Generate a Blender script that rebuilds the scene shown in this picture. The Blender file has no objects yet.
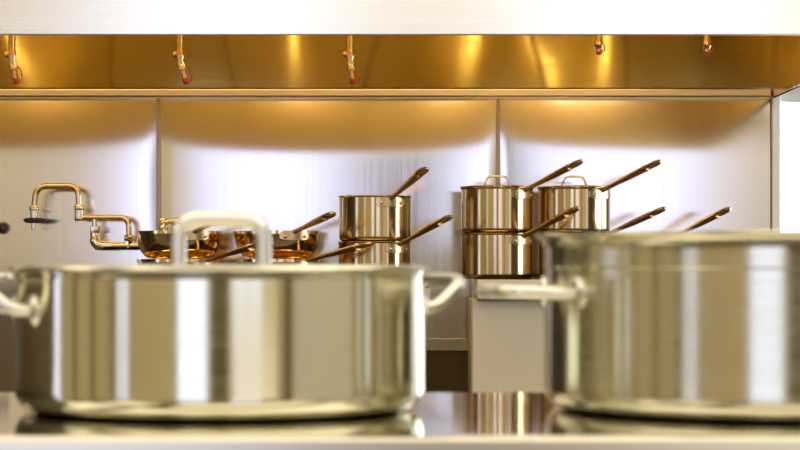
import bpy, bmesh, math, random
from mathutils import Vector, Matrix
random.seed(7)
S = bpy.context.scene
COL = S.collection
PI = math.pi
EYE = 1.0915            # camera height
ROOM_FILL = 23.0
F = 2200.0              # focal length in pixels (800 px wide frame)
HZ = 264.0              # horizon row

def at(px, py, d):      # the point d metres away that stands behind a pixel of the photograph
    return Vector(((px - 400) * d / F, d, EYE + (HZ - py) * d / F))

# ------------------------------------------------------------------ materials
def new_mat(name):
    m = bpy.data.materials.new(name); m.use_nodes = True
    nt = m.node_tree
    return m, nt, nt.nodes['Principled BSDF']

def steel(name, col, rough, aniso=0.0, tangent=None, rot=0.0, grain=None, bump=0.0, vary=0.05):
    m, nt, b = new_mat(name)
    b.inputs['Base Color'].default_value = (*col, 1)
    b.inputs['Metallic'].default_value = 1
    b.inputs['Roughness'].default_value = rough
    b.inputs['Anisotropic'].default_value = aniso
    b.inputs['Anisotropic Rotation'].default_value = rot
    if tangent == 'Z':
        t = nt.nodes.new('ShaderNodeTangent'); t.direction_type = 'RADIAL'; t.axis = 'Z'
        nt.links.new(t.outputs[0], b.inputs['Tangent'])
    elif tangent is not None:
        c = nt.nodes.new('ShaderNodeCombineXYZ')
        for i in range(3): c.inputs[i].default_value = tangent[i]
        nt.links.new(c.outputs[0], b.inputs['Tangent'])
    if grain:
        tc = nt.nodes.new('ShaderNodeTexCoord'); mp = nt.nodes.new('ShaderNodeMapping')
        mp.inputs['Scale'].default_value = grain
        nt.links.new(tc.outputs['Object'], mp.inputs['Vector'])
        n = nt.nodes.new('ShaderNodeTexNoise'); n.inputs['Scale'].default_value = 1; n.inputs['Detail'].default_value = 3
        nt.links.new(mp.outputs[0], n.inputs['Vector'])
        mr = nt.nodes.new('ShaderNodeMapRange')
        mr.inputs['From Min'].default_value = .3; mr.inputs['From Max'].default_value = .7
        mr.inputs['To Min'].default_value = max(.02, rough - vary); mr.inputs['To Max'].default_value = rough + vary
        nt.links.new(n.outputs['Fac'], mr.inputs['Value'])
        nt.links.new(mr.outputs[0], b.inputs['Roughness'])
        if bump:
            bp = nt.nodes.new('ShaderNodeBump'); bp.inputs['Strength'].default_value = bump
            bp.inputs['Distance'].default_value = .0005
            nt.links.new(n.outputs['Fac'], bp.inputs['Height'])
            nt.links.new(bp.outputs[0], b.inputs['Normal'])
    return m

def plain(name, col, rough=.5, metal=0.0, noise=0.0, scale=8):
    m, nt, b = new_mat(name)
    b.inputs['Base Color'].default_value = (*col, 1)
    b.inputs['Roughness'].default_value = rough
    b.inputs['Metallic'].default_value = metal
    if noise:
        n = nt.nodes.new('ShaderNodeTexNoise'); n.inputs['Scale'].default_value = scale; n.inputs['Detail'].default_value = 4
        mx = nt.nodes.new('ShaderNodeMixRGB')
        mx.inputs[1].default_value = (*[c * (1 - noise) for c in col], 1)
        mx.inputs[2].default_value = (*[min(1, c * (1 + noise)) for c in col], 1)
        nt.links.new(n.outputs['Fac'], mx.inputs[0]); nt.links.new(mx.outputs[0], b.inputs['Base Color'])
    return m

def glow(name, col, strength):
    m = bpy.data.materials.new(name); m.use_nodes = True
    nt = m.node_tree; nt.nodes.clear()
    e = nt.nodes.new('ShaderNodeEmission'); o = nt.nodes.new('ShaderNodeOutputMaterial')
    e.inputs[0].default_value = (*col, 1); e.inputs[1].default_value = strength
    nt.links.new(e.outputs[0], o.inputs[0]); return m

POT_TINT = (.69, .655, .49)
M = dict(
    pot=steel('pot_steel', POT_TINT, .15, .75, 'Z', .25, (6, 6, 260), .05, .04),
    pot_rim=steel('pot_rim_steel', (.72, .67, .50), .16),
    potbig=steel('brushed_pot_steel', (.62, .58, .43), .19, .75, 'Z', .25, (5, 5, 420), .12, .05),
    lid=steel('lid_steel', (.72, .68, .52), .2, .4, 'Z', .0, (30, 30, 4), .02, .04),
    tube=steel('handle_tube_steel', (.70, .67, .57), .25),
    pan=steel('saucepan_steel', (.66, .52, .29), .16, .5, 'Z', .25, (4, 4, 200), .03, .02),
    saucier=steel('saucier_steel', (.94, .74, .42), .12, .0, None, 0, (3, 3, 20), .02, .02),
    panhandle=steel('bronze_toned_cast_steel', (.74, .50, .27), .24),
    bracket=steel('bracket_steel', (.72, .56, .32), .25),
    wall=steel('wall_steel', (.80, .765, .725), .125, .8, (1, 0, 0), .0, (300, 6, 2), .012, .015),
    fascia=steel('hood_fascia_steel', (.92, .91, .87), .26, .5, (0, 0, 1), .0, (2, 2, 60), .0, .02),
    brass=steel('hood_interior_lamp_tint', (.42, .315, .09), .13, .9, (0, 0, 1), .0, (3, 100, 100), .0, .015),  # warm lamp gold put into this and the next two colours
    gutter=steel('hood_gutter_lamp_tint', (.88, .72, .42), .32, .4, (1, 0, 0), .0, (3, 200, 200), .03, .05),
    inner=steel('hood_inner_face_lamp_tint', (.82, .60, .22), .5),
    counter=steel('counter_steel', (.70, .68, .62), .07, .0, None, 0, (40, 3, 40), .02, .02),
    enamel=plain('cream_enamel_steel', (.84, .78, .59), .38, .35),
    cabinet=steel('cabinet_steel', (.76, .70, .54), .30, .4, (0, 0, 1), .0, (2, 2, 120), .0, .02),
    chrome=steel('warm_chrome', (.86, .77, .60), .10),
    brasspipe=steel('brass_pipe', (.88, .70, .42), .18),
    seam=steel('bronze_seam_steel', (.42, .32, .20), .3),
    copper=steel('copper_fitting', (.90, .52, .26), .2),
    pale=steel('nickel_fitting', (.92, .84, .68), .22),
    red=plain('red_rubber', (.55, .05, .012), .45),
    black=plain('black_rubber', (.02, .012, .008), .45),
    iron=plain('dark_iron', (.09, .062, .022), .5),
    dark=plain('dark_hole', (.03, .02, .01), .6),
    plaster=plain('cream_plaster', (.82, .71, .46), .8, 0, .05),
    tan=plain('tan_plaster', (.66, .57, .36), .8, 0, .05),
    pale_wall=plain('pale_grey_plaster', (.76, .75, .70), .8, 0, .04),
    deep=plain('dark_brown_panelling', (.065, .044, .012), .55, 0, .15),
    oak=plain('oak_laminate', (.30, .21, .085), .5, 0, .12),
    brown=plain('brown_panelling', (.13, .098, .02), .6, 0, .15),
    white=plain('white_paint', (.86, .88, .95), .6, 0, .02),
    floor=plain('quarry_tile_floor', (.10, .07, .04), .5, 0, .2, 5),
    ceiling=plain('ceiling_paint', (.40, .34, .22), .8, 0, .03),
    frame=plain('window_frame_paint', (.75, .75, .78), .5),
    day=glow('daylight_pane', (.66, .71, 1.0), 1.75),
    cream_glow=glow('cream_fill_glow', (1.0, .91, .72), .95),  # added glow that gives the pots a cream reflection
    day_far=glow('daylight_pane_bright', (.86, .93, 1.0), 4.0),
    bulb=glow('warm_bulb', (1.0, .72, .34), 10.0),
)

# ------------------------------------------------------------------ mesh helpers
def link(name, bm, mat, parent=None, loc=(0, 0, 0), smooth=None, angle=40):
    if smooth is None: smooth = not (len(bm.faces) in (6, 26, 54, 98, 150, 218, 386))
    me = bpy.data.meshes.new(name)
    bmesh.ops.recalc_face_normals(bm, faces=bm.faces)
    bm.to_mesh(me); bm.free()
    for p in me.polygons: p.use_smooth = smooth
    if smooth and angle: me.set_sharp_from_angle(angle=math.radians(angle))
    me.materials.append(mat)
    o = bpy.data.objects.new(name, me); COL.objects.link(o)
    o.location = loc
    if parent: o.parent = parent
    return o

def add_box(bm, x0, x1, y0, y1, z0, z1, bevel=0.0, seg=2):
    r = bmesh.ops.create_cube(bm, size=1)
    vs = r['verts']
    for v in vs:
        v.co = Vector(((x0 + x1) / 2 + v.co.x * (x1 - x0), (y0 + y1) / 2 + v.co.y * (y1 - y0), (z0 + z1) / 2 + v.co.z * (z1 - z0)))
    if bevel:
        es = list({e for v in vs for e in v.link_edges})
        bmesh.ops.bevel(bm, geom=es, offset=bevel, segments=seg, profile=.5, affect='EDGES')

def box(*a, **k):
    bm = bmesh.new(); add_box(bm, *a, **k); return bm

def add_lathe(bm, prof, seg=64, c=(0, 0, 0), axis='Z'):
    rings = []
    full = [prof[0]]
    for a, b in zip(prof[:-1], prof[1:]):      # holding loops keep long straight walls straight when smooth shaded
        l = math.hypot(b[0] - a[0], b[1] - a[1])
        if l > .018:
            for t in (.0012 / l, .003 / l, .5, 1 - .003 / l, 1 - .0012 / l):
                full.append((a[0] + (b[0] - a[0]) * t, a[1] + (b[1] - a[1]) * t))
        full.append(b)
    for r, z in full:
        if r < 1e-6:
            p = (0, 0, z); rings.append([p]); continue
        rings.append([(r * math.cos(2 * PI * i / seg), r * math.sin(2 * PI * i / seg), z) for i in range(seg)])
    def tr(p):
        if axis == 'X': p = (p[2], p[0], p[1])
        elif axis == 'Y': p = (p[0], p[2], p[1])
        return (p[0] + c[0], p[1] + c[1], p[2] + c[2])
    vr = [[bm.verts.new(tr(p)) for p in ring] for ring in rings]
    for a, b in zip(vr[:-1], vr[1:]):
        for i in range(seg):
            j = (i + 1) % seg
            if len(a) == 1 and len(b) == 1: continue
            if len(a) == 1: bm.faces.new((a[0], b[j], b[i]))
            elif len(b) == 1: bm.faces.new((a[i], a[j], b[0]))
            else: bm.faces.new((a[i], a[j], b[j], b[i]))

def lathe(prof, seg=64, c=(0, 0, 0), axis='Z'):
    bm = bmesh.new(); add_lathe(bm, prof, seg, c, axis); return bm

def smooth_path(pts, rad, n=6):
    """polyline with rounded corners"""
    pts = [Vector(p) for p in pts]; out = [pts[0]]
    for i in range(1, len(pts) - 1):
        a, b, c = pts[i - 1], pts[i], pts[i + 1]
        da, dc = (a - b), (c - b)
        r = min(rad, da.length * .49, dc.length * .49)
        p0, p1 = b + da.normalized() * r, b + dc.normalized() * r
        for k in range(n + 1):
            t = k / n
            out.append(p0 * (1 - t) ** 2 + b * 2 * t * (1 - t) + p1 * t * t)
    out.append(pts[-1]); return out

def add_sweep(bm, pts, rw, rt=None, seg=12, up=(0, 0, 1), closed=False, cap=True):
    """sweep an ellipse along pts; rw = half width (sideways), rt = half thickness, each a number or list"""
    pts = [Vector(p) for p in pts]; n = len(pts)
    if not isinstance(rw, (list, tuple)): rw = [rw] * n
    if rt is None: rt = rw
    if not isinstance(rt, (list, tuple)): rt = [rt] * n
    rings = []
    side = None
    for i, p in enumerate(pts):
        if closed: t = pts[(i + 1) % n] - pts[i - 1]
        else: t = pts[min(i + 1, n - 1)] - pts[max(i - 1, 0)]
        t.normalize()
        if side is None:
            u = Vector(up)
            if abs(t.dot(u)) > .95: u = Vector((1, 0, 0)) if abs(t.x) < .9 else Vector((0, 1, 0))
            side = t.cross(u).normalized()
        else:
            side = (side - t * side.dot(t)).normalized()
        nrm = side.cross(t).normalized()
        rings.append([bm.verts.new(p + side * (rw[i] * math.cos(2 * PI * k / seg)) + nrm * (rt[i] * math.sin(2 * PI * k / seg))) for k in range(seg)])
    m = n if closed else n - 1
    for i in range(m):
        a, b = rings[i], rings[(i + 1) % n]
        for k in range(seg):
            j = (k + 1) % seg
            bm.faces.new((a[k], a[j], b[j], b[k]))
    if cap and not closed:
        bm.faces.new(rings[0][::-1]); bm.faces.new(rings[-1])

def sweep(*a, **k):
    bm = bmesh.new(); add_sweep(bm, *a, **k); return bm

def empty(name, loc=(0, 0, 0), rz=0.0):
    o = bpy.data.objects.new(name, None); COL.objects.link(o)
    o.empty_display_size = .05
    o.location = loc; o.rotation_euler = (0, 0, rz); return o

def tag(o, label, cat, group=None):
    o['label'] = label; o['category'] = cat
    if group: o['group'] = group
    return o

def thing(name, label, cat, loc=(0, 0, 0), rz=0.0, group=None):
    return tag(empty(name, loc, rz), label, cat, group)

def struct(name, bm, mat, loc=(0, 0, 0), parent=None, smooth=False):
    o = link(name, bm, mat, parent, loc, smooth)
    if parent is None: o['kind'] = 'structure'
    return o

def copy_tree(o, parent=None):
    c = o.copy(); COL.objects.link(c)
    if parent: c.parent = parent
    for ch in list(o.children): copy_tree(ch, c)
    return c

# ------------------------------------------------------------------ the room
XL, XR, YB, YW, CEIL = -5.0, 3.2, -2.0, 5.92, 2.75
struct('floor', box(XL - .1, XR + .1, YB - .1, YW + .6, -.08, 0), M['floor'])
struct('ceiling', box(XL - .1, XR + .1, YB - .1, YW + .6, CEIL, CEIL + .08), M['ceiling'])

def wall_with_holes(name, axis, pos, lo, hi, holes, mat, thick=.1, sgn=1):
    """wall plane at axis=pos; holes = (a0,a1,z0,z1)"""
    bm = bmesh.new()
    cuts = sorted({lo, hi, *[h[0] for h in holes], *[h[1] for h in holes]})
    for a0, a1 in zip(cuts[:-1], cuts[1:]):
        zs = [(0, CEIL)]
        for h in holes:
            if h[0] <= a0 + 1e-6 and h[1] >= a1 - 1e-6:
                nz = []
                for z0, z1 in zs:
                    if h[2] > z0: nz.append((z0, min(z1, h[2])))
                    if h[3] < z1: nz.append((max(z0, h[3]), z1))
                zs = nz
        for z0, z1 in zs:
            p0, p1 = (pos, pos + thick * sgn) if sgn > 0 else (pos - thick, pos)
            if axis == 'x': add_box(bm, p0, p1, a0, a1, z0, z1)
            else: add_box(bm, a0, a1, p0, p1, z0, z1)
    return struct(name, bm, mat)

def window(name, axis, pos, a0, a1, z0, z1, sgn, pane, mull=1, bars=0, fw=.05):
    """frame with a lit pane set in a wall hole"""
    bm = bmesh.new()
    d0, d1 = (pos, pos + .09 * sgn)
    d0, d1 = min(d0, d1), max(d0, d1)
    def add(b0, b1, c0, c1):
        if axis == 'x': add_box(bm, d0, d1, b0, b1, c0, c1)
        else: add_box(bm, b0, b1, d0, d1, c0, c1)
    add(a0, a0 + fw, z0, z1); add(a1 - fw, a1, z0, z1)
    add(a0 + fw, a1 - fw, z0, z0 + fw); add(a0 + fw, a1 - fw, z1 - fw, z1)
    for k in range(1, mull):
        m = a0 + (a1 - a0) * k / mull
        add(m - fw * .4, m + fw * .4, z0 + fw, z1 - fw)
    o = struct(name, bm, M['frame'])
    bm = bmesh.new()
    e0 = pos + .05 * sgn; e1 = pos + .056 * sgn
    e0, e1 = min(e0, e1), max(e0, e1)
    if axis == 'x': add_box(bm, e0, e1, a0 + fw, a1 - fw, z0 + fw, z1 - fw)
    else: add_box(bm, a0 + fw, a1 - fw, e0, e1, z0 + fw, z1 - fw)
    link('pane', bm, pane, o, smooth=False)
    return o

rear = [(-1.58, -.32, .08, 2.5), (.52, 1.95, .98, 2.5), (-4.93, -4.5, .2, 2.4), (.62, 2.75, .15, .93)]
wall_with_holes('wall_rear', 'y', YB, XL - .1, XR + .1, rear, M['plaster'], .1, -1)
window('window_1', 'y', YB, *rear[0], -1, M['day'], 1)
window('window_2', 'y', YB, *rear[1], -1, M['day'], 2)
window('cream_fill_panel', 'y', YB, *rear[3], -1, M['cream_glow'], 1)  # added glowing panel behind the camera, for the cream stripe in the rondeau
window('window_3', 'y', YB, *rear[2], -1, M['day'], 1, fw=.03)
struct('door_1', box(-.20, .46, YB - .01, YB + .03, 0, 2.1, bevel=.004), M['brown'])
left = [(2.3, 3.15, .3, 2.3), (-1.93, -1.6, .2, 2.4)]
wall_with_holes('wall_left', 'x', XL, YB, 3.5, left, M['tan'], .1, -1)
wall_with_holes('wall_left', 'x', XL, 3.5, YW, [], M['deep'], .1, -1)
window('window_4', 'x', XL, *left[0], -1, M['day'], 1)
window('window_6', 'x', XL, *left[1], -1, M['day'], 1, fw=.03)
for k, y in enumerate((-1.15, .2, 1.35)):
    struct('trim_%d' % (k + 4), box(XL - .01, XL + .03, y - .12, y + .10, 0, CEIL), M['brown'])  # unseen strips added to give the pots dark reflected stripes
right = [(1.85, 2.3, .3, 2.3), (4.5, 5.8, .5, 2.4)]
wall_with_holes('wall_right', 'x', XR, YB, 2.45, right[:1], M['pale_wall'], .1, 1)
wall_with_holes('wall_right', 'x', XR, 2.45, YW, right[1:], M['deep'], .1, 1)
window('window_7', 'x', XR, *right[0], 1, M['day'], 1)
window('fill_window', 'x', XR, *right[1], 1, M['day_far'], 1)  # unseen window added as bluish fill for the far frame and pans
struct('trim_7', box(XR - .06, XR + .01, YB, YB + .55, 0, CEIL), M['brown'])  # unseen corner strip added for one more dark stripe in the rondeau
for x, y in ((-3.2, -.6), (0, -.6), (2.2, -.6), (-3.4, 1.6), (-.4, 1.8), (2.0, 1.8), (-1.3, 3.3), (1.3, 3.3)):  # added fill lights without fixtures, they lift the room brightness
    ld_ = bpy.data.lights.new('room_fill_light', 'AREA'); ld_.shape = 'RECTANGLE'; ld_.size = 2.4; ld_.size_y = 1.8
    ld_.color = (1, .91, .72); ld_.energy = ROOM_FILL * (.6 if y > 3 else 1)
    lo = bpy.data.objects.new('room_fill_light', ld_); COL.objects.link(lo); lo.location = (x, y, CEIL - .02)

# wall behind the range: structural wall with a bright window at its right end
XE = .992                                   # right end of the steel cladding
WZ = EYE + .437
hole = [(XE + .024, 2.1, .7, WZ)]
wall_with_holes('wall_back', 'y', YW, 0, XR, hole, M['white'], .16, 1)
wall_with_holes('wall_back', 'y', YW, XL, 0, [], M['deep'], .16, 1)
bm = bmesh.new()
add_box(bm, XE + .004, XE + .026, YW - .035, YW + .10, .66, WZ + .02, .003)
add_box(bm, XE + .026, 2.12, YW - .02, YW + .10, WZ - .004, WZ + .02, .003)
add_box(bm, 2.09, 2.12, YW - .02, YW + .10, .66, WZ - .004, .003)
add_box(bm, XE + .026, 2.09, YW - .02, YW + .10, .66, .70, .003)
w5 = struct('window_5', bm, M['white'])
link('pane', box(XE + .026, 2.09, YW + .07, YW + .08, .70, WZ - .004), M['day_far'], w5, smooth=False)

# brushed steel cladding: three slightly bowed sheets pinned along their edges
ZT = EYE + .452
joints = [(-4.9, -.652), (-.648, .2595), (.2635, XE)]
joints = [(-1.56, -.6505), (-.6465, .2615), (.2655, XE)]
BOW = [.0060, .0080, .0066]
SK = [.0, -.10, -.04]
def bow(k, u, v):
    if k == 2: u *= .66            # the right sheet is held along its left edge only
    e = math.sin(PI * min(1, max(0, u)))
    e = e ** .36 if e > 0 else 0
    L = .46
    if v < L / 2: return BOW[k] * e * math.sin(PI * v / L)
    d = v - L / 2                     # below its fullest line the sheet falls back gently to flat
    q = .010 * (d * d / .2 if d < .1 else .05 + (d - .1) if d < .3 else .25 + .05 * (1 - math.exp(-(d - .3) / .05)))
    return e * (BOW[k] - q)
for k, (x0, x1) in enumerate(joints):
    bm = bmesh.new(); nx, nz = 48, 60
    H = 1.35
    grid = []
    for j in range(nz + 1):
        row = []
        v = H * j / nz
        for i in range(nx + 1):
            u = i / nx
            row.append(bm.verts.new((x0 + (x1 - x0) * u, 5.90 - bow(k, u, v), ZT - v)))
        grid.append(row)
    for j in range(nz):
        for i in range(nx):
            bm.faces.new((grid[j][i], grid[j][i + 1], grid[j + 1][i + 1], grid[j + 1][i]))
    # edges folded back to the wall
    back = {}
    def bk(v):
        if v not in back: back[v] = bm.verts.new((v.co.x, 5.914, v.co.z))
        return back[v]
    loop = [grid[0][i] for i in range(nx + 1)] + [grid[j][nx] for j in range(1, nz + 1)] + [grid[nz][i] for i in range(nx - 1, -1, -1)] + [grid[j][0] for j in range(nz - 1, 0, -1)]
    for a, b in zip(loop, loop[1:] + loop[:1]):
        bm.faces.new((a, b, bk(b), bk(a)))
    struct('wall_back', bm, M['wall'], smooth=True)
bm = bmesh.new(); add_box(bm, -4.9, -1.564, 5.90, 5.914, ZT - 1.35, ZT); struct('wall_back', bm, M['deep'])
for k, x in enumerate((-.6485, .2635)):
    struct('trim_%d' % (k + 1), box(x - .0035, x + .0035, 5.885, 5.912, ZT - 1.35, ZT, bevel=.0012), M['seam'])
# low ledge and kick panel on the wall, seen in the gap between the two cabinets
struct('trim_3', box(-.75, XE, 5.872, 5.897, EYE - .232, EYE - .200, bevel=.003), M['wall'])
struct('trim_8', box(-.75, XE, 5.880, 5.897, .1, EYE - .233), M['brown'])

# ------------------------------------------------------------------ hood
hz = EYE + .4586
hood = thing('range_hood', 'long stainless extraction hood over the range with golden lamplit interior', 'range hood', (0, 5.2, hz))
HX0 = -2.6
def hp(name, bm, mat, **k):
    o = link(name, bm, mat, None, **k)
    for v in o.data.vertices: v.co -= Vector((0, 5.2, hz))
    o.parent = hood
    return o
YF = 4.39
hp('front_panel', box(HX0, XE + .012, YF, YF + .004, hz - .0005, hz + .75, bevel=.001), M['fascia'], smooth=False)
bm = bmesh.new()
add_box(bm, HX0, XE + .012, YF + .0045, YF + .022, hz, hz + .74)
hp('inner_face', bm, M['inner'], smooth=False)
# sloping back panel
bm = bmesh.new()
def quadslab(bm, a, b, c, d, off):
    off = Vector(off)
    v = [bm.verts.new(Vector(p)) for p in (a, b, c, d)] + [bm.verts.new(Vector(p) + off) for p in (a, b, c, d)]
    for f in ((0, 1, 2, 3), (7, 6, 5, 4), (0, 4, 5, 1), (1, 5, 6, 2), (2, 6, 7, 3), (3, 7, 4, 0)):
        bm.faces.new([v[i] for i in f])
nx = 120
ylow, yhigh, zl, zh = 5.872, 5.868, hz + .012, hz + .60
rows = []
for j in range(13):
    t = j / 12
    row = []
    for i in range(nx + 1):
        x = HX0 + (XE - HX0) * i / nx
        w = .0022 * math.sin(x * 9.0) + .0012 * math.sin(x * 23 + 1.3)
        row.append(bm.verts.new((x, ylow + (yhigh - ylow) * t - w * math.sin(PI * t), zl + (zh - zl) * t)))
    rows.append(row)
for j in range(12):
    for i in range(nx):
        bm.faces.new((rows[j][i], rows[j][i + 1], rows[j + 1][i + 1], rows[j + 1][i]))
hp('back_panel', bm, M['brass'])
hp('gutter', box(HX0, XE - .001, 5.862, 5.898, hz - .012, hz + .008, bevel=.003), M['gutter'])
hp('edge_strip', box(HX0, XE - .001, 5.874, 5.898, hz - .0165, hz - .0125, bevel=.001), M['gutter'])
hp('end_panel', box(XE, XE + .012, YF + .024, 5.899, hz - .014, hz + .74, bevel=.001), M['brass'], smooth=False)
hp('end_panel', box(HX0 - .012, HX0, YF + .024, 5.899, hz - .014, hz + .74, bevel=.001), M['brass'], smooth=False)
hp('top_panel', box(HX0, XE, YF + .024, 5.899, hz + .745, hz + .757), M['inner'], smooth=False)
ld_ = bpy.data.lights.new('hood_light', 'AREA'); ld_.shape = 'RECTANGLE'; ld_.size = 3.2; ld_.size_y = .25
ld_.color = (1, .74, .30); ld_.energy = 12
lo = bpy.data.objects.new('hood_light', ld_); COL.objects.link(lo); lo.location = (-.8, 5.05, hz + .73)
for x, dz in ((-2.0, 0), (-1.2, 0), (-.34, .03), (.21, -.02), (.50, -.05), (.66, -.02)):
    zb = hz + .215 + dz
    bm = lathe([(0, hz + .744), (.05, hz + .744), (.05, hz + .72), (.009, hz + .715), (.009, zb + .125), (.03, zb + .12), (.03, zb + .085), (0, zb + .085)], 24, (x, 4.56, 0))
    o = hp('lamp', bm, M['pale'])
    b = link('bulb', lathe([(0, zb), (.014, zb + .006), (.021, zb + .022), (.021, zb + .045), (.014, zb + .07), (.012, zb + .084), (0, zb + .084)], 24, (x, 4.56, 0)), M['bulb'], o)
    for v in b.data.vertices: v.co -= Vector((0, 5.2, hz))

# ------------------------------------------------------------------ fire-suppression nozzles hanging in the hood
def nozzle(px, D, bent, label, tilt=0.0):
    k = D / F
    X = (px - 400) * k
    t = thing('fire_nozzle', label, 'nozzle', (X, D, hz + .70), 0, 'fire nozzles hanging inside the hood')
    def Z(py): return EYE + (HZ - py) * k - (hz + .70)
    link('pipe', sweep([(0, 0, .0448), (0, 0, Z(51 if bent else 43))], .0082, seg=16), M['brasspipe'], t)
    if bent:
        c = Z(55)
        bm = lathe([(0, c + .012), (.0085, c + .012), (.0095, c + .006), (.0095, c - .004), (.0075, c - .012), (.0075, c - .016), (0, c - .016)], 12)
        add_lathe(bm, [(0, -.015), (.006, -.015), (.008, -.011), (.006, -.004), (0, -.004)], 12, (0, 0, c + .001), 'X')
        link('elbow_fitting', bm, M['copper'], t)
        n0, n1 = Vector((.001, 0, c - .016)), Vector((.008 + tilt, 0, Z(79)))
        m = n0.lerp(n1, .45)
        bm = bmesh.new()
        add_sweep(bm, [n0, n0.lerp(n1, .12), n0.lerp(n1, .2), m, m.lerp(n1, .1)], [.007, .0085, .0095, .0095, .0075], seg=14)
        link('nozzle_body', bm, M['pale'], t)
        link('nozzle_tip', sweep([m, n1], .0065, seg=14), M['copper'], t)
        d = (n1 - n0).normalized()
        link('cap', sweep([n1 - d * .002, n1 + d * .002, n1 + d * .009, n1 + d * .012], [.006, .0078, .0074, .004], seg=14), M['red'], t)
        s0 = n1 + d * .006
        link('strap', sweep(smooth_path([s0 + Vector((.004, 0, -.002)), s0 + Vector((.015, 0, .004)), m + Vector((.016, 0, .002)), m + Vector((.004, -.004, .008))], .010), .0011, seg=8), M['red'], t)
    else:
        c = Z(45.5)
        link('fitting', lathe([(0, c + .010), (.009, c + .010), (.0105, c + .004), (.0105, c - .002), (.008, c - .005), (.008, c - .011), (0, c - .011)], 12), M['copper'], t)
        link('nozzle_tip', lathe([(0, c - .008), (.007, c - .008), (.007, c - .014), (0, c - .014)], 14), M['pale'], t)
        link('cap', lathe([(0, c - .0135), (.0066, c - .0135), (.0066, c - .0185), (.005, c - .021), (0, c - .021)], 14), M['red'], t)
        link('strap', sweep(smooth_path([(.004, 0, c - .016), (.014, 0, c - .012), (.013, 0, c - .002), (.008, -.002, c + .002)], .008), .0014, seg=8), M['red'], t)
nozzle(12, 5.0, True, 'brass pipe nozzle with red cap, hanging above the pot filler at the far left')
nozzle(180, 5.0, True, 'brass pipe nozzle with tilted red tip, just right of the left wall seam', .004)
nozzle(350, 5.0, True, 'long brass pipe nozzle above the two saucepans in the middle, looped red strap', -.002)
nozzle(599, 5.0, False, 'short brass nozzle with red cap above the right lidded saucepan')
nozzle(707, 5.0, False, 'short brass nozzle with red cap nearest the hood end panel')

# ------------------------------------------------------------------ the two cabinets that carry the pans
ZR = EYE - .038
ZLft = EYE - .0590
def cabinet(label, x0, x1, bx0, bx1, ztop, lip):
    t = thing('steel_cabinet', label, 'cabinet', ((x0 + x1) / 2, 5.66, 0))
    c = (x0 + x1) / 2
    def b(*a, **k):
        bm = box(*a, **k)
        for v in bm.verts: v.co -= Vector((c, 5.66, 0))
        return bm
    link('worktop', b(x0, x1, 5.45, 5.85, ztop - lip, ztop, bevel=.003), M['cabinet'], t)
    link('carcass', b(bx0, bx1, 5.535, 5.85, .14, ztop - lip, bevel=.001), M['enamel'], t, smooth=False)
    d = link('door', b(bx0 + .002, (bx0 + bx1) / 2 - .002, 5.515, 5.533, .17, ztop - lip - .004, bevel=.002), M['enamel'], t)
    link('handle', sweep(smooth_path([(bx0 + .30 - c, 5.517 - 5.66, .5), (bx0 + .30 - c, 5.48 - 5.66, .5), (bx0 + .30 - c, 5.48 - 5.66, .36), (bx0 + .30 - c, 5.517 - 5.66, .36)], .02), .006), M['chrome'], d)
    d = link('door', b((bx0 + bx1) / 2 + .002, bx1 - .002, 5.515, 5.533, .17, ztop - lip - .004, bevel=.002), M['enamel'], t)
    link('handle', sweep(smooth_path([(bx1 - .30 - c, 5.517 - 5.66, .5), (bx1 - .30 - c, 5.48 - 5.66, .5), (bx1 - .30 - c, 5.48 - 5.66, .36), (bx1 - .30 - c, 5.517 - 5.66, .36)], .02), .006), M['chrome'], d)
    for x in (bx0 + .05, bx1 - .05):
        for y in (5.58, 5.80):
            link('leg', lathe([(0, 0), (.025, 0), (.025, .01), (.018, .02), (.018, .14), (0, .14)], 16, (x - c, y - 5.66, 0)), M['chrome'], t)
    return t
cabinet('pale steel cabinet under the stacked saucepans at the right, short ledge on top', .190, .985, .180, .980, ZR, .050)
cabinet('steel cabinet standing behind the wide lidded pot, its right end just showing', -.80, .077, -.79, .066, ZLft, .036)

# ------------------------------------------------------------------ saucepans
def arc_plate(R, half, z0, z1, th, n=14):
    bm = bmesh.new()
    rings = []
    for i in range(n + 1):
        u = -1 + 2 * i / n
        a = u * half
        sh = (1 - u ** 6)
        zc = (z0 + z1) / 2; hh = (z1 - z0) / 2 * (.62 + .38 * sh)
        r0, r1 = R - .0006, R + th
        rings.append([bm.verts.new((r * math.cos(a), r * math.sin(a), z)) for r, z in ((r0, zc - hh), (r1, zc - hh + .0015), (r1, zc + hh - .0015), (r0, zc + hh))])
    for a, b in zip(rings[:-1], rings[1:]):
        for k in range(4):
            bm.faces.new((a[k], a[(k + 1) % 4], b[(k + 1) % 4], b[k]))
    bm.faces.new(rings[0]); bm.faces.new(rings[-1][::-1])
    return bm

def handle_mesh(R, z0, L, rise):
    bm = bmesh.new()
    pts, w, th = [], [], []
    n = 16
    Lb = L * .80
    for i in range(n + 1):
        s = i / n
        x = R + .001 + Lb * s
        z = z0 + .006 + rise * .80 * s
        pts.append((x, 0, z))
        w.append(.0080 - .0024 * math.sin(PI * min(1, s * 1.6)) + .0055 * s ** 1.5)
        th.append(.0062 - .0012 * math.sin(PI * min(1, s * 1.6)) + .0022 * s)
    add_sweep(bm, pts, w, th, seg=14)
    # flattened loop end with hanging hole
    e = Vector(pts[-1]); d = (Vector(pts[-1]) - Vector(pts[-3])).normalized()
    side = Vector((0, 1, 0))
    Lr = L * .205
    c = e + d * (Lr * .47)
    ring = []
    for k in range(24):
        a = 2 * PI * k / 24
        ring.append(c + d * (Lr * .54 * math.cos(a)) + side * (.0088 * math.sin(a)))
    up = side.cross(d)
    add_sweep(bm, ring, .0068, .0052, seg=10, up=up, closed=True)
    return bm

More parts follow.
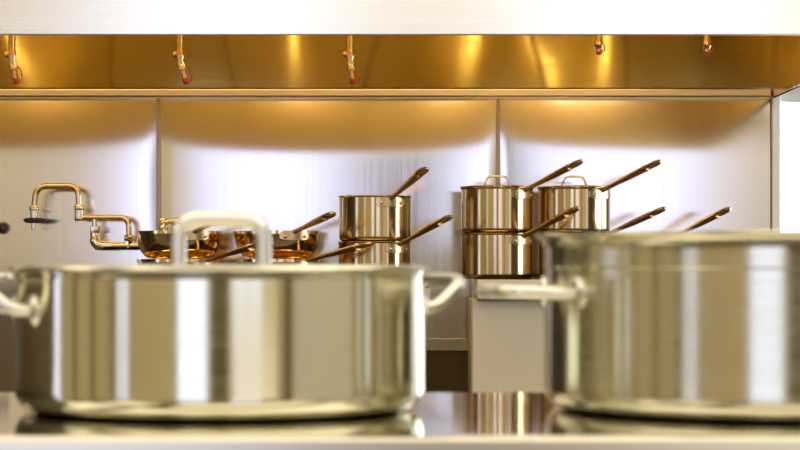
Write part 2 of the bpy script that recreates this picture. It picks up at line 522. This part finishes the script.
def pan_things(name, body_bm, bodymat, R, h, zb, L, rise):
    t = empty(name)
    link('body', body_bm, bodymat, t)
    hd = link('handle', handle_mesh(R, zb + .004, L, rise), M['panhandle'], t)
    br = link('bracket', arc_plate(R, .040 / R, zb - .012, zb + .013, .004), M['bracket'], t)
    for s in (-1, 1):
        a = s * .026 / R
        r = link('rivet', lathe([(.005, -.001), (.0048, .001), (.003, .0028), (0, .0034)], 12, axis='X'), M['bracket'], br)
        r.location = ((R + .0035) * math.cos(a), (R + .0035) * math.sin(a), zb - .002); r.rotation_euler = (0, 0, a)
    return t

RP, HP = .0924, .1165
prof = [(0, 0), (.080, 0), (.0865, .0012), (.0905, .005), (RP, .011), (RP, HP - .004), (RP + .0022, HP - .001), (RP + .002, HP), (RP - .0005, HP), (RP - .002, HP - .003), (RP - .0022, .012), (.086, .004), (0, .003)]
proto_pan = pan_things('saucepan', lathe(prof, 72), M['pan'], RP, HP, HP - .018, .185, .068)
RS, HS = .1125, .0715
prof = [(0, 0), (.068, 0), (.077, .0015), (.088, .008), (.098, .020), (.105, .036), (.109, .052), (RS - .002, HS - .0085), (RS + .001, HS - .0075), (RS + .001, HS), (RS - .001, HS), (.107, .052), (.103, .037), (.096, .022), (.086, .011), (.068, .003), (0, .003)]
proto_saucier = pan_things('saucier', lathe(prof, 72), M['saucier'], RS - .0015, HS, HS - .013, .222, .041)
proto_saucier.children[0].name = 'body'

used = {}
def place(proto, px, D, z, phi, label, group, rise=None):
    if proto.name not in used: used[proto.name] = 1; o = proto
    else: o = copy_tree(proto)
    o.location = ((px - 400) * D / F, D, z)
    o.rotation_euler = (0, 0, math.radians(phi - 90))
    tag(o, label, 'saucepan', group)
    return o
G1, G2 = 'stacked saucepans on the steel cabinets', 'round-sided sauciers stacked on the left cabinet'
e = .0004
DS = 5.66
place(proto_pan, 497, DS, ZR, 43, 'tall steel saucepan at the bottom of the stack overhanging the right cabinet edge', G1)
B_ = place(proto_pan, 497, DS, ZR + HP + e, 46, 'lidded steel saucepan on top of the stack at the left end of the right cabinet', G1)
place(proto_pan, 573, DS + .02, ZR, 50, 'steel saucepan under the right lidded saucepan, mostly hidden by the big brushed pot', G1)
C_ = place(proto_pan, 574, DS + .02, ZR + HP + e, 45, 'lidded steel saucepan rising just behind the rim of the big brushed pot', G1)
place(proto_pan, 648, DS + .085, ZR, 40, 'saucepan hidden behind the big pot, only its rightmost raised handle showing', G1)
place(proto_pan, 374.5, DS, ZLft, 43, 'steel saucepan beneath the open one, left cabinet, handle to the right', G1)
place(proto_pan, 375, DS, ZLft + HP + e, 27, 'open steel saucepan on top of the middle stack, handle pointing up to the viewer', G1)
place(proto_saucier, 181, DS, ZLft, 42, 'lower of two round-sided sauciers beside the pot filler', G2)
place(proto_saucier, 179, DS, ZLft + HS + e, 27, 'upper round-sided saucier next to the pot filler, seen left through the lid handle', G2)
place(proto_saucier, 277, DS, ZLft, 47, 'lower saucier of the pair left of the middle saucepans', G2)
place(proto_saucier, 277, DS, ZLft + HS + e, 27, 'upper saucier of the pair next to the middle saucepans', G2)

def pan_lid(o, label, rz):
    t = thing('saucepan_lid', label, 'lid', o.location + Vector((0, 0, HP + .0003)), rz, 'lids on the right saucepans')
    link('cover', lathe([(0, .002), (.07, .002), (RP + .001, 0), (RP + .0045, .0008), (RP + .0045, .0024), (RP - .001, .0042), (.06, .0062), (0, .0068)], 72), M['pan'], t)
    link('handle', sweep(smooth_path([(-.036, 0, .0045), (-.032, 0, .009), (-.024, 0, .030), (.024, 0, .030), (.032, 0, .009), (.036, 0, .0045)], .014), .0028, .0026, up=(0, 1, 0)), M['pale'], t)
    return t
pan_lid(B_, 'flat steel lid with thin arch handle on the left upper saucepan', math.radians(4))
pan_lid(C_, 'flat steel lid with thin arch handle on the saucepan beside the big pot', math.radians(-22))

# ------------------------------------------------------------------ pot filler on the wall
DFc = 5.78
def fp(px, py, dd=0.0): return at(px, py, DFc) + Vector((0, dd, 0))
o0 = at(94, 246, DFc)
pf = thing('pot_filler', 'double jointed brass toned pot filler tap on the steel wall', 'tap', o0)
def L_(bm): 
    for v in bm.verts: v.co -= o0
    return bm
kx = DFc / F
def seg_lathe(px, rows, n=24):
    bm = lathe([(max(r * kx, 0), EYE + (HZ - y) * kx) for r, y in rows], n, ((px - 400) * kx, DFc, 0)); return L_(bm)
link('wall_pipe', L_(sweep([fp(95, 246), fp(120, 246), fp(166, 246)], 3.9 * kx, seg=20)), M['chrome'], pf)
link('elbow', L_(sweep(smooth_path([fp(94, 229), fp(94, 246), fp(112, 246)], .03, 8), [4.0 * kx] * 2 + [4.6 * kx] * 8 + [4.2 * kx], seg=20)), M['chrome'], pf)
link('collar', seg_lathe(95, [(0, 226), (4.6, 226), (4.8, 228), (4.8, 231), (4.2, 233), (0, 233)], 8), M['pale'], pf)
link('post', seg_lathe(94.5, [(0, 218), (2.4, 218), (2.4, 227), (0, 227)]), M['chrome'], pf)
arm = link('lower_arm', L_(sweep(smooth_path([fp(80, 217.5), fp(128.6, 217.5), fp(129, 237)], 10 * kx, 8), 2.9 * kx, seg=16)), M['brasspipe'], pf)
link('joint_nut', seg_lathe(128.8, [(0, 235), (4.4, 235), (4.9, 237), (4.9, 240), (4.0, 241), (4.0, 248), (0, 248)], 8), M['chrome'], pf)
link('swivel_joint', seg_lathe(79, [(0, 204.5), (4.0, 204.5), (5.2, 206), (5.2, 209), (4.8, 210), (4.8, 219), (4.0, 221), (0, 221)], 24), M['pale'], pf)
sp = link('spout', L_(sweep(smooth_path([fp(79, 207), fp(78, 186), fp(36.5, 186), fp(34, 208)], 15 * kx, 10), 3.1 * kx, seg=16)), M['brasspipe'], pf)
link('outlet_collar', seg_lathe(34, [(0, 206), (4.6, 206), (5.2, 207.5), (5.2, 209.5), (4.0, 210.5), (4.0, 218), (0, 218)]), M['pale'], pf)
link('shutoff_disc', seg_lathe(34.5, [(0, 217.6), (8, 217.8), (11, 219), (11, 221.4), (8, 223), (0, 223.2)], 32), M['black'], pf)
link('outlet_tip', seg_lathe(33.5, [(0, 222), (2.2, 222), (2.2, 229), (1.6, 229.5), (0, 229.5)]), M['pale'], pf)
# valve rising behind the sauciers, wall flange
bm = seg_lathe(163, [(0, 226), (5, 226), (5.2, 229), (4, 232), (4, 248), (0, 250)], 20)
link('valve_body', bm, M['chrome'], pf)
bm = seg_lathe(163, [(0, 218), (3, 218), (4.2, 219.5), (4.2, 224), (3, 226), (0, 226)], 20)
add_sweep(bm, [Vector(fp(163, 222)) - o0, Vector(fp(172, 221)) - o0, Vector(fp(181, 220.5)) - o0, Vector(fp(185, 220.5)) - o0], [2.6 * kx, 2.4 * kx, 3.4 * kx, 2.2 * kx], seg=12)
link('lever', bm, M['chrome'], pf)
bm = sweep([fp(163, 246), fp(163, 246, .10)], 3.4 * kx, seg=16); add_lathe(bm, [(0, -.012), (.026, -.012), (.030, -.004), (.030, 0), (0, 0)], 28, fp(163, 246, .112), 'Y')
link('wall_flange', L_(bm), M['chrome'], pf)

wv = thing('wall_valve', 'small dark round valve knob on the wall at the left picture edge', 'valve', at(-2, 228, 5.86))
link('stem', sweep([(0, .035, 0), (0, -.01, 0)], .006, seg=12), M['chrome'], wv)
link('knob', lathe([(0, -.030), (.010, -.029), (.016, -.024), (.017, -.016), (.012, -.010), (0, -.010)], 20, axis='Y'), M['black'], wv)

# ------------------------------------------------------------------ front counter
ZC = EYE - .1415
ct = thing('prep_counter', 'polished steel counter in the foreground carrying the two big pots', 'counter', (0, 2.12, 0))
def cb(*a, **k):
    bm = box(*a, **k)
    for v in bm.verts: v.co -= Vector((0, 2.12, 0))
    return bm
link('worktop', cb(-2.6, 1.6, 1.81, 2.43, ZC - .045, ZC, bevel=.008, seg=6), M['counter'], ct, smooth=False)
link('edge_trim', cb(-2.6, 1.6, 1.800, 1.8095, ZC - .045, ZC - .0005, bevel=.003), M['cabinet'], ct)
link('back_panel', cb(-2.55, 1.55, 2.375, 2.395, .12, ZC - .046), M['oak'], ct)
link('side_panel', cb(-2.55, -2.53, 1.86, 2.374, .12, ZC - .046), M['brown'], ct)
link('side_panel', cb(1.53, 1.55, 1.86, 2.374, .12, ZC - .046), M['brown'], ct)
link('undershelf', cb(-2.528, 1.528, 1.86, 2.373, .22, .25, bevel=.004), M['cabinet'], ct)
link('rail', cb(-2.5, 1.5, 1.87, 1.90, ZC - .12, ZC - .046, bevel=.003), M['cabinet'], ct)
link('rail', cb(-2.5, 1.5, 2.34, 2.37, ZC - .12, ZC - .046, bevel=.003), M['cabinet'], ct)
for x in (-2.5, -.5, 1.5):
    for y in (1.89, 2.35):
        link('leg', lathe([(0, 0), (.022, 0), (.022, .02), (.019, .03), (.019, ZC - .05), (0, ZC - .05)], 16, (x, y - 2.12, 0)), M['chrome'], ct)

# ------------------------------------------------------------------ big pots
def loop_handle(R, z, half, out, rise, r, rad=.022):
    """tube loop leaving the wall of a pot of radius R at local azimuth 0"""
    a = math.asin(half / R)
    x0 = R * math.cos(a)
    pts = smooth_path([(x0 - .001, -half, z), (x0 + .018, -half, z + rise * .05), (R + out, -half * .80, z + rise), (R + out, half * .80, z + rise), (x0 + .018, half, z + rise * .05), (x0 - .001, half, z)], rad, 8)
    return sweep(pts, r, seg=14)
def rosettes(parent, R, z, half):
    for s in (-1, 1):
        a = s * math.asin(half / R)
        o = link('mounting_plate', lathe([(0, -.002), (.016, -.001), (.0155, .0015), (.012, .004), (.008, .0052), (0, .0055)], 20, axis='X'), M['tube'], parent)
        o.location = (R * math.cos(a), R * math.sin(a), z); o.rotation_euler = (0, 0, a)

def big_pot(name, label, loc, rz, prof, mat, R, hz_, half, out, rise, r, az=(0, 0)):
    t = thing(name, label, 'pot', loc, rz)
    link('body', lathe(prof, 128), mat, t, angle=25)
    for k in range(2):
        h = link('handle', loop_handle(R, hz_, half, out, rise, r), M['tube'], t)
        h.rotation_euler = (0, 0, k * PI + math.radians(az[k]))
        rosettes(h, R, hz_, half)
    return t

def pot_profile(R, H, fil, rim, wall=.003, foot=.0012):
    p = [(0, 0), (R - fil - .002, 0), (R - fil + .001, foot)]
    for k in range(1, 9):
        a = PI / 2 * k / 8
        p.append((R - fil + fil * math.sin(a), foot + fil - fil * math.cos(a)))
    p += rim(R, H)
    p += [(R - wall, H - .012), (R - wall, fil), (R - fil, foot + .004), (0, foot + .004)]
    return p
# left: wide rondeau with lid
R1, H1, D1 = .1985, .1345, 2.146
rim1 = lambda R, H: [(R, H - .006), (R + .0012, H - .003), (R + .0015, H), (R - .002, H)]
p1 = big_pot('rondeau_pot', 'wide low steel pot with loop handles and lid, left on the counter', (-.1748, D1, ZC), math.radians(17), pot_profile(R1, H1, .020, rim1), M['pot'], R1, .098, .056, .046, .028, .0061, (9, 0))
ld = thing('pot_lid', 'flat steel lid with thick arch handle on the wide left pot', 'lid', (-.1748, D1, ZC + H1 + .0003), math.radians(8))
link('cover', lathe([(0, .0012), (R1 - .02, .0012), (R1 + .001, 0), (R1 + .0045, .0006), (R1 + .0055, .0022), (R1 + .0045, .0042), (R1 - .004, .0056), (.14, .0062), (0, .0066)], 128), M['lid'], ld)
h = link('handle', sweep(smooth_path([(-.0415, 0, .004), (-.0415, 0, .0505), (.0415, 0, .0505), (.0415, 0, .004)], .036, 10), .0078, .0072, seg=18, up=(0, 1, 0)), M['tube'], ld)

# right: larger brushed pot with flared rim
R2, H2, D2 = .2365, .1712, 2.17
def rim2(R, H):
    zg = .1378
    p = [(R - .0008, zg - .0008), (R, zg + .0008), (R, H - .018)]
    for k in range(1, 7):
        a = PI / 2 * k / 6
        p.append((R + .0065 * (1 - math.cos(a)), H - .018 + .014 * math.sin(a)))
    p += [(R + .0075, H - .002), (R + .0068, H), (R + .004, H), (R - .002, H - .008)]
    return p
big_pot('stock_pot', 'large brushed steel pot with flared rim, cut off by the right picture edge', (.3785, D2, ZC), math.radians(12), pot_profile(R2, H2, .020, rim2), M['potbig'], R2, .114, .058, .062, .002, .0066)
# neighbour at the left: only its handle reaches the picture
R3, H3 = .18, .16
p3 = big_pot('sauce_pot', 'pot beyond the left picture edge, only its thin steel loop handle tip showing', (-.632, 2.235, ZC), math.radians(14), pot_profile(R3, H3, .022, rim1), M['iron'], R3, .1275, .05, .050, .001, .0042)

# ------------------------------------------------------------------ camera, world, view
cam = bpy.data.cameras.new('camera'); co = bpy.data.objects.new('camera', cam); COL.objects.link(co)
co.location = (0, 0, EYE); co.rotation_euler = (PI / 2, 0, 0)
cam.sensor_fit = 'HORIZONTAL'; cam.sensor_width = 36; cam.lens = F * 36 / 800
cam.shift_y = (HZ - 225) / 800
cam.clip_start = .05
cam.dof.use_dof = True; cam.dof.focus_distance = 5.6; cam.dof.aperture_fstop = 10
S.camera = co
w = bpy.data.worlds.new('world'); S.world = w; w.use_nodes = True
w.node_tree.nodes['Background'].inputs[0].default_value = (.6, .7, .9, 1)
w.node_tree.nodes['Background'].inputs[1].default_value = .3
S.view_settings.view_transform = 'Standard'; S.view_settings.look = 'None'
S.view_settings.gamma = 1; S.view_settings.use_curve_mapping = False
S.view_settings.exposure = 0.42
S.cycles.max_bounces = 10; S.cycles.glossy_bounces = 8
S.cycles.caustics_reflective = True
S.cycles.sample_clamp_indirect = 12
